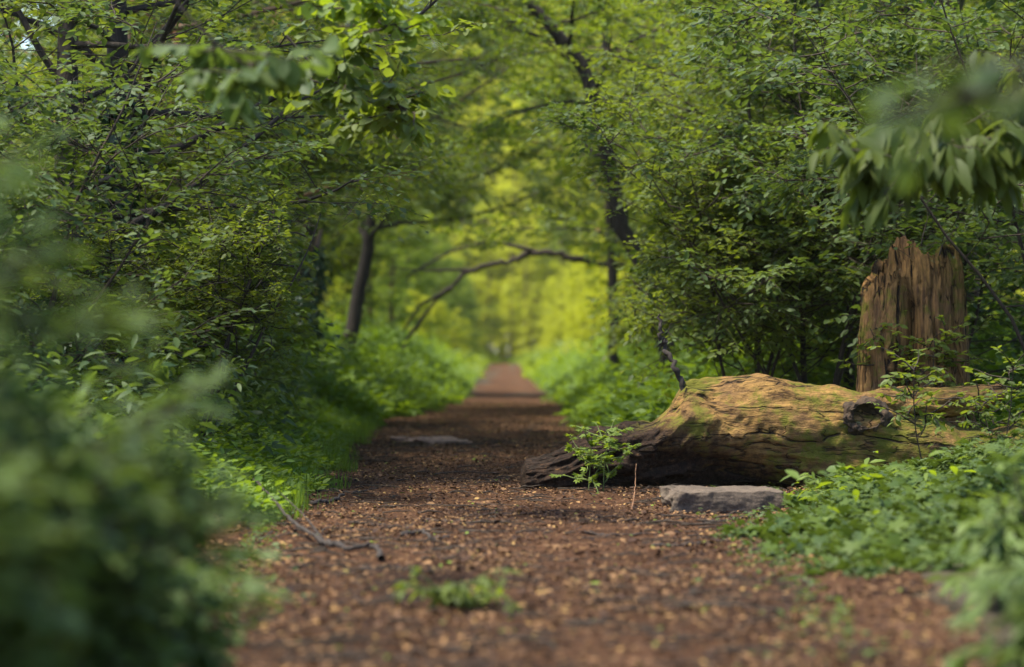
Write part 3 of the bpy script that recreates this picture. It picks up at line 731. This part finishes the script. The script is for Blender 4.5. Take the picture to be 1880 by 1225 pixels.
# --- left side
shrub('hawthorn_shrub', X(345, 14.2), 14.2, 1.7, 'slender dark stemmed shrub standing in the left verge opposite the log', 'shrub', 1, stems=5, spread=.40, r=.017, bark='bark_dark', leaf='hazel', t0=.45, nl=12, ll=.55, ns=5, nt=5, tl=.16, nleaf=8, lsize=.045)
Ls = [
 # px, d, h, label, leaf, shape, lsize, seed
 (-40, 12.5, 2.6, 'dense small leaved bush at the left edge level with the log', 'hawthorn', 'oval', .05, 31),
 (250, 17.5, 2.3, 'bushy hazel with yellow green sprays above the slender left shrub', 'hazel', 'oval', .065, 32),
 (430, 20.5, 3.8, 'arching shrub leaning over the left verge with pale leaf tips', 'hazel', 'oval', .06, 33),
 (40, 18.5, 2.4, 'deep green shrub between the two ivy clad trunks at left', 'hawthorn', 'oval', .06, 34),
 (330, 25.0, 4.8, 'leafy shrub behind the arching shrub on the left', 'hazel', 'oval', .07, 35),
 (450, 27.0, 5.0, 'tall green shrub left of the dark leaning tree', 'hawthorn', 'oval', .075, 36),
 (180, 31.0, 6.0, 'broad shady shrub deep in the left wood', 'hawthorn', 'oval', .09, 37),
 (400, 38.0, 6.5, 'blurred bushy growth far back in the left wood', 'hazel', 'oval', .11, 38),
 (610, 46.0, 6.5, 'blurred bush behind the dark leaning tree', 'hazel', 'oval', .13, 39),
]
for (p, d, h, lab, leaf, shp, ls, sd) in Ls:
    k = d / 14
    shrub('shrub', X(p, d), d, h, lab, 'shrub', sd, stems=5, spread=.38, r=.02, leaf=leaf, shape=shp, t0={33: .45, 35: .4, 36: .35}.get(sd, .15 if sd % 2 else .3), nl=10, ll=.9 + .03 * d, ns=6, nt=5, tl=.24 * (.7 + .3 * k), nleaf=7, lsize=ls * 1.25)
Rs = [
 (1370, 17.5, 2.3, 'feathery green shrub directly behind the left end of the log', 'hazel', 'oval', .055, 41),
 (1500, 17.0, 3.0, 'dense small leaved shrub left of the tall stump', 'hawthorn', 'oval', .055, 42),
 (1700, 17.3, 3.8, 'dark leafy bush rising behind the tall stump', 'hawthorn', 'oval', .06, 43),
 (1985, 14.8, 3.4, 'dark green bush at the right edge beside the stump', 'hawthorn', 'oval', .06, 44),
 (1450, 22.5, 4.2, 'light green shrub among the thin saplings at right', 'hazel', 'oval', .07, 45),
 (1640, 24.0, 5.0, 'tall shrub with broad leaves deep behind the stump', 'hazel', 'oval', .08, 46),
 (1335, 29.0, 4.6, 'shrub growing against the reddish trunk at right', 'hazel', 'oval', .085, 47),
 (1820, 27.0, 6.0, 'shadowy shrub deep in the wood at far right', 'hawthorn', 'oval', .09, 48),
 (1500, 36.0, 6.5, 'blurred bushy growth far back in the right wood', 'hazel', 'oval', .11, 49),
 (1220, 44.0, 6.5, 'blurred bush beyond the leaning trunk on the right', 'hazel', 'oval', .13, 50),
]
for (p, d, h, lab, leaf, shp, ls, sd) in Rs:
    k = d / 14
    shrub('shrub', X(p, d), d, h, lab, 'shrub', sd, stems=5, spread=.38, r=.02, leaf=leaf, shape=shp, t0={33: .45, 35: .4, 36: .35}.get(sd, .15 if sd % 2 else .3), nl=10, ll=.9 + .03 * d, ns=6, nt=5, tl=.24 * (.7 + .3 * k), nleaf=7, lsize=ls * 1.25)

def rel(pts, base): return [np.array(p) - np.array(base) for p in pts]
def ptree(name, d, pxs, rads, label, seed, top=8.0, cat='tree', **kw):
    """tree whose trunk passes through photo points at distance d, foot on the ground, carried on up to height top"""
    pts = [px(a, b, d) for a, b in pxs]
    foot = pts[0].copy(); foot[2] = float(gz(foot[0], foot[1])) - .03
    last = pts[-1]; dr = last - pts[-2]; dr = dr / np.linalg.norm(dr)
    if last[2] < top:
        dr = dr * .6 + np.array([0, 0, .6]); pts.append(last + dr * (top - last[2]) / dr[2])
    if pts[0][2] > foot[2] + .2: pts = [foot] + pts
    return plant(name, tuple(foot), label, cat, rel(pts, foot), rads, seed, **kw)

big = dict(nl=22, ns=7, nt=6, nleaf=8, tl=.35, el=18)
# overhanging trees that make the tunnel; trunks seen on the left
ptree('ivy_clad_tree', 15.8, [(225, 600), (222, 300), (215, 0)], [.085, .08, .07, .03], 'ivy clad dark trunk left of the hazel reaching the top of the frame', 61, top=8, bark='bark_dark', leaf='hazel', ivy=(.02, .6, 1300, .025), t0=.5, ll=2.6, lsize=.075, bias=(.35, 0), **big)
ptree('ivy_clad_tree', 15.0, [(140, 640), (135, 500), (120, 300)], [.12, .11, .08, .03], 'thick bushy ivy column at the left behind the blurred leaves', 62, top=6.5, bark='bark_dark', leaf='hawthorn', ivy=(.0, .45, 2600, .06), t0=.55, ll=2.2, lsize=.065, bias=(.3, 0), **big)
ptree('tree', 18.5, [(118, 650), (120, 250), (122, 0)], [.09, .085, .08, .04], 'pale brown bare trunk at the upper left corner', 63, top=11, bark='bark_red', leaf='hazel', t0=.72, ll=2.2, lsize=.09, bias=(.3, 0), **big)
ptree('tree', 22.0, [(300, 650), (315, 300), (330, 60)], [.075, .07, .065, .04], 'slim reddish trunk showing between leaves at the upper left', 64, top=12, bark='bark_red', leaf='hazel', t0=.3, ll=3.4, lsize=.1, bias=(.3, 0), **big)
ptree('tree', 30.0, [(560, 640), (572, 450), (560, 300)], [.11, .10, .07, .03], 'dark ivy wrapped trunk beside the dark leaning tree', 65, top=8, bark='bark_dark', leaf='hazel', ivy=(0, .5, 1500, .06), t0=.25, ll=3.0, lsize=.085, bias=(.35, 0), **big)
ptree('leaning_tree', 34.0, [(640, 625), (665, 500), (685, 390), (690, 250)], [.12, .10, .085, .065, .02], 'dark leaning tree standing in the left verge grass', 66, top=7.5, bark='bark_dark', leaf='hazel', t0=.45, ll=3.0, lsize=.09, bias=(.45, 0), **big)
# --- right
ptree('leaning_tree', 26.0, [(1225, 640), (1200, 560), (1160, 460), (1125, 350), (1085, 150), (1045, 75), (955, 0)], [.105, .10, .095, .085, .075, .07, .055, .02], 'dark trunk leaning from the right over the path to the top centre', 67, top=6.5, bark='bark_dark', leaf='maple', t0=.5, ll=2.2, lsize=.085, bias=(-.15, 0), **big)
ptree('tree', 38.0, [(1258, 640), (1256, 400), (1250, 100)], [.19, .17, .15, .05], 'broad reddish trunk blurred behind the right hand shrubs', 68, top=12, bark='bark_red', leaf='hazel', t0=.38, ll=3.6, lsize=.11, bias=(-.3, 0), **big)
ptree('tree', 36.0, [(1128, 640), (1122, 460), (1115, 300), (1110, 0)], [.08, .075, .07, .06, .03], 'dark upright trunk left of the leaning trunk on the right verge', 69, top=9, bark='bark_dark', leaf='maple', t0=.3, ll=3.0, lsize=.1, bias=(-.3, 0), **big)
ptree('sapling', 18.2, [(1475, 700), (1470, 450), (1462, 200)], [.028, .024, .018, .006], 'thin dark straight sapling left of the stump', 70, top=4.5, bark='bark_dark', leaf='hazel', t0=.3, nl=18, ns=6, nt=6, nleaf=8, tl=.28, ll=1.3, lsize=.06)
ptree('sapling', 18.8, [(1390, 690), (1385, 480), (1375, 200)], [.022, .018, .014, .005], 'thinner sapling between the log end and the straight sapling', 71, top=4.2, bark='bark_dark', leaf='hawthorn', t0=.3, nl=16, ns=6, nt=6, nleaf=8, tl=.28, ll=1.2, lsize=.055)
ptree('tree', 20.0, [(1700, 600), (1690, 300), (1670, 0)], [.06, .055, .045, .02], 'dark slim trunk rising above the stump into the right canopy', 72, top=7, bark='bark_dark', leaf='hawthorn', t0=.25, ll=2.4, lsize=.07, bias=(-.3, 0), **big)
ptree('tree', 19.0, [(1560, 600), (1555, 300), (1500, 60)], [.05, .045, .04, .02], 'slim dark tree leaning towards the path above the log', 73, top=6, bark='bark_dark', leaf='hazel', t0=.3, ll=2.2, lsize=.065, bias=(-.45, 0), **big)
# trees that overhang the path from just outside the frame
def otree(x, d, h, label, seed, **kw):
    kk = dict(big); kk.update(kw)
    b = gl(x, d)
    return plant('tree', b, label, 'tree', [(0, 0, 0), (.05 * np.sign(-x), 0, h * .35), (.25 * np.sign(-x), .1, h * .7), (.6 * np.sign(-x), 0, h)], [.11, .095, .07, .02], seed, bark='bark_brown', **kk)
otree(-3.6, 22.0, 6.5, 'tree on the left whose long boughs reach over the path', 82, leaf='hazel', t0=.35, ll=4.0, lsize=.07, bias=(.8, 0))
otree(3.9, 20.5, 6.5, 'tree on the right whose low boughs reach over the path', 83, leaf='maple', nl=15, t0=.45, ll=3.2, lsize=.07, bias=(-.8, 0))
otree(4.4, 27.0, 7.5, 'tree behind the saplings with boughs arching left over the path', 84, leaf='hazel', t0=.35, ll=4.4, lsize=.08, bias=(-.7, 0))

otree(-3.6, 32.0, 8.5, 'tree behind the leaning tree roofing over the path', 88, leaf='hazel', t0=.35, ll=4.8, lsize=.11, bias=(.8, 0))
otree(3.7, 34.0, 8.5, 'tree right of the far verge with boughs closing the canopy', 89, leaf='maple', t0=.35, ll=4.8, lsize=.11, bias=(-.8, 0))
otree(-4.2, 44.0, 11, 'tall tree closing the canopy over the distant path from the left', 90, leaf='maple', nl=15, t0=.4, ll=4.8, lsize=.14, bias=(.7, 0))
otree(4.2, 47.0, 11, 'tall tree closing the canopy over the distant path from the right', 91, leaf='maple', nl=15, t0=.4, ll=4.8, lsize=.14, bias=(-.7, 0))
otree(-3.3, 3.0, 6.5, 'unseen shade tree added beside the camera on the left', 85, leaf='hawthorn', nl=5, t0=.5, ll=2.6, lsize=.09, bias=(.3, 0))  # from here: out-of-view trees added to darken the near edges
otree(-3.0, -1.5, 6.5, 'unseen shade tree added behind the camera on the left', 86, leaf='hawthorn', nl=8, t0=.45, ll=2.8, lsize=.09, bias=(.3, 0))
otree(2.9, 4.0, 6.0, 'unseen shade tree added beside the camera on the right', 87, leaf='hawthorn', nl=30, t0=.5, ll=2.6, lsize=.09, bias=(-.1, 0))
# dead arching branch across the far path
D = 38.0
stick('arching_branch', [px(1180, 500, D), px(1050, 472, D), px(985, 461, D), px(930, 483, D), px(860, 495, D), px(800, 550, D), px(740, 640, D)], .055,
      'bare dark branch arching over the path in the distance', mat='bark_dark', cat='branch', extra=[([px(985, 461, D), px(900, 442, D), px(830, 460, D), px(750, 505, D)], .035), ([px(860, 495, D), px(790, 497, D), px(720, 492, D)], .028), ([px(830, 530, D), px(770, 560, D), px(740, 610, D)], .03)])

# ------------------------------------------------------------------ wood beyond
def far_wood():
    protos = []
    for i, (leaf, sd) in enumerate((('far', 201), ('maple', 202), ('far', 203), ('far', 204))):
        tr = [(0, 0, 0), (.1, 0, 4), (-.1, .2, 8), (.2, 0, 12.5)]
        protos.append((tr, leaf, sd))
    lab = 'blurred leafy tree of the wood along the far path'; grp = 'trees of the far wood'
    roots = []
    spots = []
    rng = np.random.default_rng(300)
    for d in np.arange(42, 60, 6.0):                       # close rows
        for side in (-1, 1):
            for k in range(3): spots.append((side * (7.5 + 5 * k + rng.random() * 2), d + rng.uniform(-2, 2), rng.uniform(.8, 1.2)))
    for d in np.arange(58, 186, 8.0):                      # the sunny clearing: trees stand back, bushes by the path
        for side in (-1, 1):
            for k in range(3): spots.append((side * ((19 if side < 0 else 15) + 7 * k + rng.random() * 3), d + rng.uniform(-3, 3), rng.uniform(.8, 1.1)))
            spots.append((side * rng.uniform(3.0, 3.9) + .0, d, rng.uniform(.30, .5)))
            spots.append((side * rng.uniform(2.2, 2.8) - .2, d + 4, rng.uniform(.14, .22)))
            spots.append((side * rng.uniform(5.5, 8), d + 3, rng.uniform(.55, .75)))
    for k in range(44): spots.append((-32 + 64 * (k + rng.random() * .6) / 44, rng.uniform(228, 250), rng.uniform(2.6, 3.2)))
    for k in range(16): spots.append((-12 + 1.5 * k, 189 + 1.5 * (k % 3), rng.uniform(.35, .6)))
    for k in range(12): spots.append((-17 + 3 * k, 198 + 2 * (k % 2), rng.uniform(.8, 1.0)))
    for k in range(9): spots.append((-18 + 4.5 * k, 206 + 2 * (k % 2), rng.uniform(1.3, 1.5)))
    for k in range(8): spots.append((-20 + 5.6 * k, 216 + 2 * (k % 2), rng.uniform(1.9, 2.1)))
    for i, (x, d, sc) in enumerate(spots):
        j = i % 4
        if j >= len(roots):
            tr, leaf, sd = protos[j]
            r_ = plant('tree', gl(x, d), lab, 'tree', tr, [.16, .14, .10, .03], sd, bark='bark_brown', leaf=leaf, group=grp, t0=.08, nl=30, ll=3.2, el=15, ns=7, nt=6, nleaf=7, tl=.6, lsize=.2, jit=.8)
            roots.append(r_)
        else:
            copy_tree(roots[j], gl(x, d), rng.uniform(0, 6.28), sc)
far_wood()

# ------------------------------------------------------------------ nearby leaves, out of focus
def spray(name, base, pts, label, seed, leaf, shape, cat='branch', r=.006, foot=None, **kw):
    """a hanging or reaching leafy branch"""
    rng = np.random.default_rng(seed); root = empty(name, base, label, cat)
    P = np.array(pts, float) - np.array(base); n = len(P) * 4
    tt = np.linspace(0, len(P) - 1, n); Q = np.stack([np.interp(tt, range(len(P)), P[:, k]) for k in range(3)], 1)
    for _ in range(3): Q[1:-1] = .25 * Q[:-2] + .5 * Q[1:-1] + .25 * Q[2:]
    ra = np.linspace(r, r * .4, n)
    wood, tw, Pp, A, N, S, tone = grow(rng, Q, ra, **kw)
    V, F_ = tubes([(Q, ra)] + wood + tw); mesh_np('twigs', V, F_, M['twig'], parent=root, smooth=True)
    V, F_, k = leaves_to_mesh(Pp, A, N, S, shape); mesh_np('foliage', V, F_, M[leaf], np.repeat(tone, k), parent=root)
    return root
b = px(1990, 150, 10)
spray('hanging_branch', tuple(b), [b, px(1880, 230, 10), px(1760, 270, 9.8), px(1640, 300, 9.6)], 'drooping branch of long pointed leaves at the right above the stump', 401, 'ash', 'lance', t0=.1, nl=18, ll=.30, el=0, ns=3, nt=3, tl=.12, nleaf=5, lsize=.15, droop=.9)
b = px(240, -160, 8)
spray('hanging_branch', tuple(b), [b, px(330, 20, 8), px(420, 100, 8), px(500, 150, 8)], 'blurred broad leaf spray hanging in at the upper left', 402, 'hawthorn', 'round', t0=.5, nl=5, ll=.10, el=0, ns=2, nt=2, tl=.08, nleaf=3, lsize=.09, droop=.7)
b = px(560, -120, 11)
spray('hanging_branch', tuple(b), [b, px(640, 0, 11), px(690, 40, 11), px(735, 60, 11)], 'small light leaf spray at the top left of centre', 403, 'maple', 'round', t0=.3, nl=6, ll=.14, el=0, ns=2, nt=3, tl=.08, nleaf=4, lsize=.075, droop=.6)
b = px(520, 60, 11.5)
spray('hanging_branch', tuple(b), [b, px(600, 150, 11.5), px(680, 190, 11.5), px(770, 210, 11.5)], 'bright broad leaf spray reaching in over the left of the path', 404, 'hazel', 'round', t0=.2, nl=8, ll=.25, el=0, ns=3, nt=3, tl=.10, nleaf=5, lsize=.085, droop=.6)
# near shrubs left, blurred
shrub('shrub', -1.50, 4.2, 1.15, 'large blurred bush filling the left foreground', 'shrub', 501, stems=7, spread=.45, r=.008, leaf='nettle', t0=.05, nl=9, ll=.36, ns=4, nt=4, tl=.12, nleaf=5, lsize=.065)
shrub('shrub', -1.15, 4.6, .75, 'blurred low bush behind the foreground bush on the left', 'shrub', 502, stems=8, spread=.6, r=.007, leaf='nettle', t0=.05, nl=10, ll=.4, ns=5, nt=5, tl=.12, nleaf=6, lsize=.055)
shrub('shrub', -1.42, 6.3, .56, 'blurred green bush at the left margin of the path', 'shrub', 503, stems=8, spread=.65, r=.007, leaf='nettle', t0=.05, nl=10, ll=.42, ns=5, nt=5, tl=.12, nleaf=6, lsize=.055)
shrub('shrub', -1.85, 8.3, .50, 'softly blurred leafy bush beside the forked fallen branch', 'shrub', 504, stems=8, spread=.6, r=.007, leaf='nettle', t0=.05, nl=10, ll=.45, ns=5, nt=5, tl=.14, nleaf=6, lsize=.06)
shrub('shrub', -1.02, 5.4, .34, 'low blurred tuft of leaves at the lower left path margin', 'shrub', 506, stems=8, spread=.6, r=.005, leaf='nettle', t0=.05, nl=8, ll=.22, ns=4, nt=4, tl=.10, nleaf=6, lsize=.05)
shrub('shrub', -1.02, 3.3, .62, 'darkest blurred bush in the bottom left corner', 'shrub', 505, stems=7, spread=.5, r=.006, leaf='nettle', t0=.05, nl=8, ll=.28, ns=4, nt=4, tl=.10, nleaf=5, lsize=.055)
shrub('shrub', -.98, 3.5, 1.25, 'thin tall blurred shoots climbing the left edge of the view', 'shrub', 507, stems=4, spread=.16, r=.007, leaf='nettle', t0=.4, nl=8, ll=.22, ns=3, nt=3, tl=.12, nleaf=5, lsize=.06)
# near plants right
shrub('shrub', 1.36, 4.9, .30, 'blurred large leaved plant in the bottom right corner', 'shrub', 511, stems=6, spread=.6, r=.006, leaf='nettle', shape='lance', t0=.1, nl=7, ll=.16, ns=3, nt=3, tl=.10, nleaf=5, lsize=.09, droop=.3)
shrub('shrub', 1.62, 7.0, .24, 'soft broad leaved plant at the right margin below the ivy', 'shrub', 512, stems=6, spread=.6, r=.006, leaf='nettle', shape='lance', t0=.1, nl=7, ll=.15, ns=3, nt=3, tl=.10, nleaf=5, lsize=.09, droop=.3)
b = px(2000, -100, 3.5)
spray('hanging_branch', tuple(b), [b, px(1900, 60, 3.5), px(1870, 160, 3.5), px(1830, 240, 3.5)], 'very blurred dark leaves at the upper right edge', 405, 'hawthorn', 'round', t0=.2, nl=3, ll=.10, el=-10, ns=2, nt=3, tl=.05, nleaf=5, lsize=.05, droop=.6)
# small plants round the log
shrub('seedling_plant', X(1112, 13.5), 13.5, .40, 'small bright green seedling growing against the broken log end', 'plant', 521, stems=2, spread=.06, r=.003, bark='stem', leaf='maple', shape='lobed', t0=.15, nl=6, el=30, taper=.8, ll=.07, ns=2, nt=2, tl=.05, nleaf=5, lsize=.036)
shrub('seedling_plant', X(1735, 13.2), 13.2, .66, 'tall thin stemmed plant rising in front of the log at right', 'plant', 522, stems=1, spread=.05, r=.005, leaf='hazel', shape='oval', t0=.35, nl=7, ll=.14, ns=2, nt=2, tl=.06, nleaf=4, lsize=.06)
shrub('seedling_plant', X(1848, 13.0), 13.0, .60, 'thin stemmed plant in front of the log at the right edge', 'plant', 523, stems=2, spread=.15, r=.004, leaf='hazel', shape='oval', t0=.25, nl=8, ll=.14, ns=2, nt=2, tl=.06, nleaf=4, lsize=.05)
shrub('seedling_plant', X(1690, 14.95), 14.95, .95, 'leafy shoots growing up against the foot of the stump', 'plant', 524, stems=3, spread=.25, r=.004, leaf='hazel', shape='oval', t0=.55, nl=6, ll=.18, ns=2, nt=2, tl=.08, nleaf=5, lsize=.06)
shrub('seedling_plant', X(1620, 11.6), 11.6, .22, 'bright upright leafy shoot standing out of the ivy', 'plant', 525, stems=2, spread=.2, r=.003, bark='stem', leaf='maple', shape='round', t0=.4, nl=3, ll=.05, ns=1, nt=2, tl=.04, nleaf=3, lsize=.08)
shrub('fallen_leaves', X(830, 7.4), 7.4, .12, 'torn green leafy sprig lying on the path in the foreground', 'sprig', 526, stems=4, spread=.3, r=.003, bark='stem', leaf='hazel', shape='lance', t0=.1, nl=3, ll=.025, ns=1, nt=2, tl=.02, nleaf=4, lsize=.06)


# ------------------------------------------------------------------ haze
def haze():  # volume added to lift shadows and brighten the far glow
    x0, x1, y0, y1, z0, z1 = -60, 60, -12, 275, -1.5, 52
    V = [(x, y, z) for x in (x0, x1) for y in (y0, y1) for z in (z0, z1)]
    Q = [(0, 1, 3, 2), (4, 6, 7, 5), (0, 4, 5, 1), (2, 3, 7, 6), (0, 2, 6, 4), (1, 5, 7, 3)]
    m = bpy.data.materials.new('haze'); m.use_nodes = True; t = m.node_tree; t.nodes.clear()
    o = t.nodes.new('ShaderNodeOutputMaterial'); v = t.nodes.new('ShaderNodeVolumePrincipled')
    v.inputs['Color'].default_value = (.92, .95, .75, 1); v.inputs['Density'].default_value = .0002; v.inputs['Anisotropy'].default_value = .2
    t.links.new(v.outputs[0], o.inputs['Volume'])
    tag(mesh_np('haze', V, Q, m), 'thin pale haze added along the path to lift the dark tones', 'haze', kind='stuff')
haze()
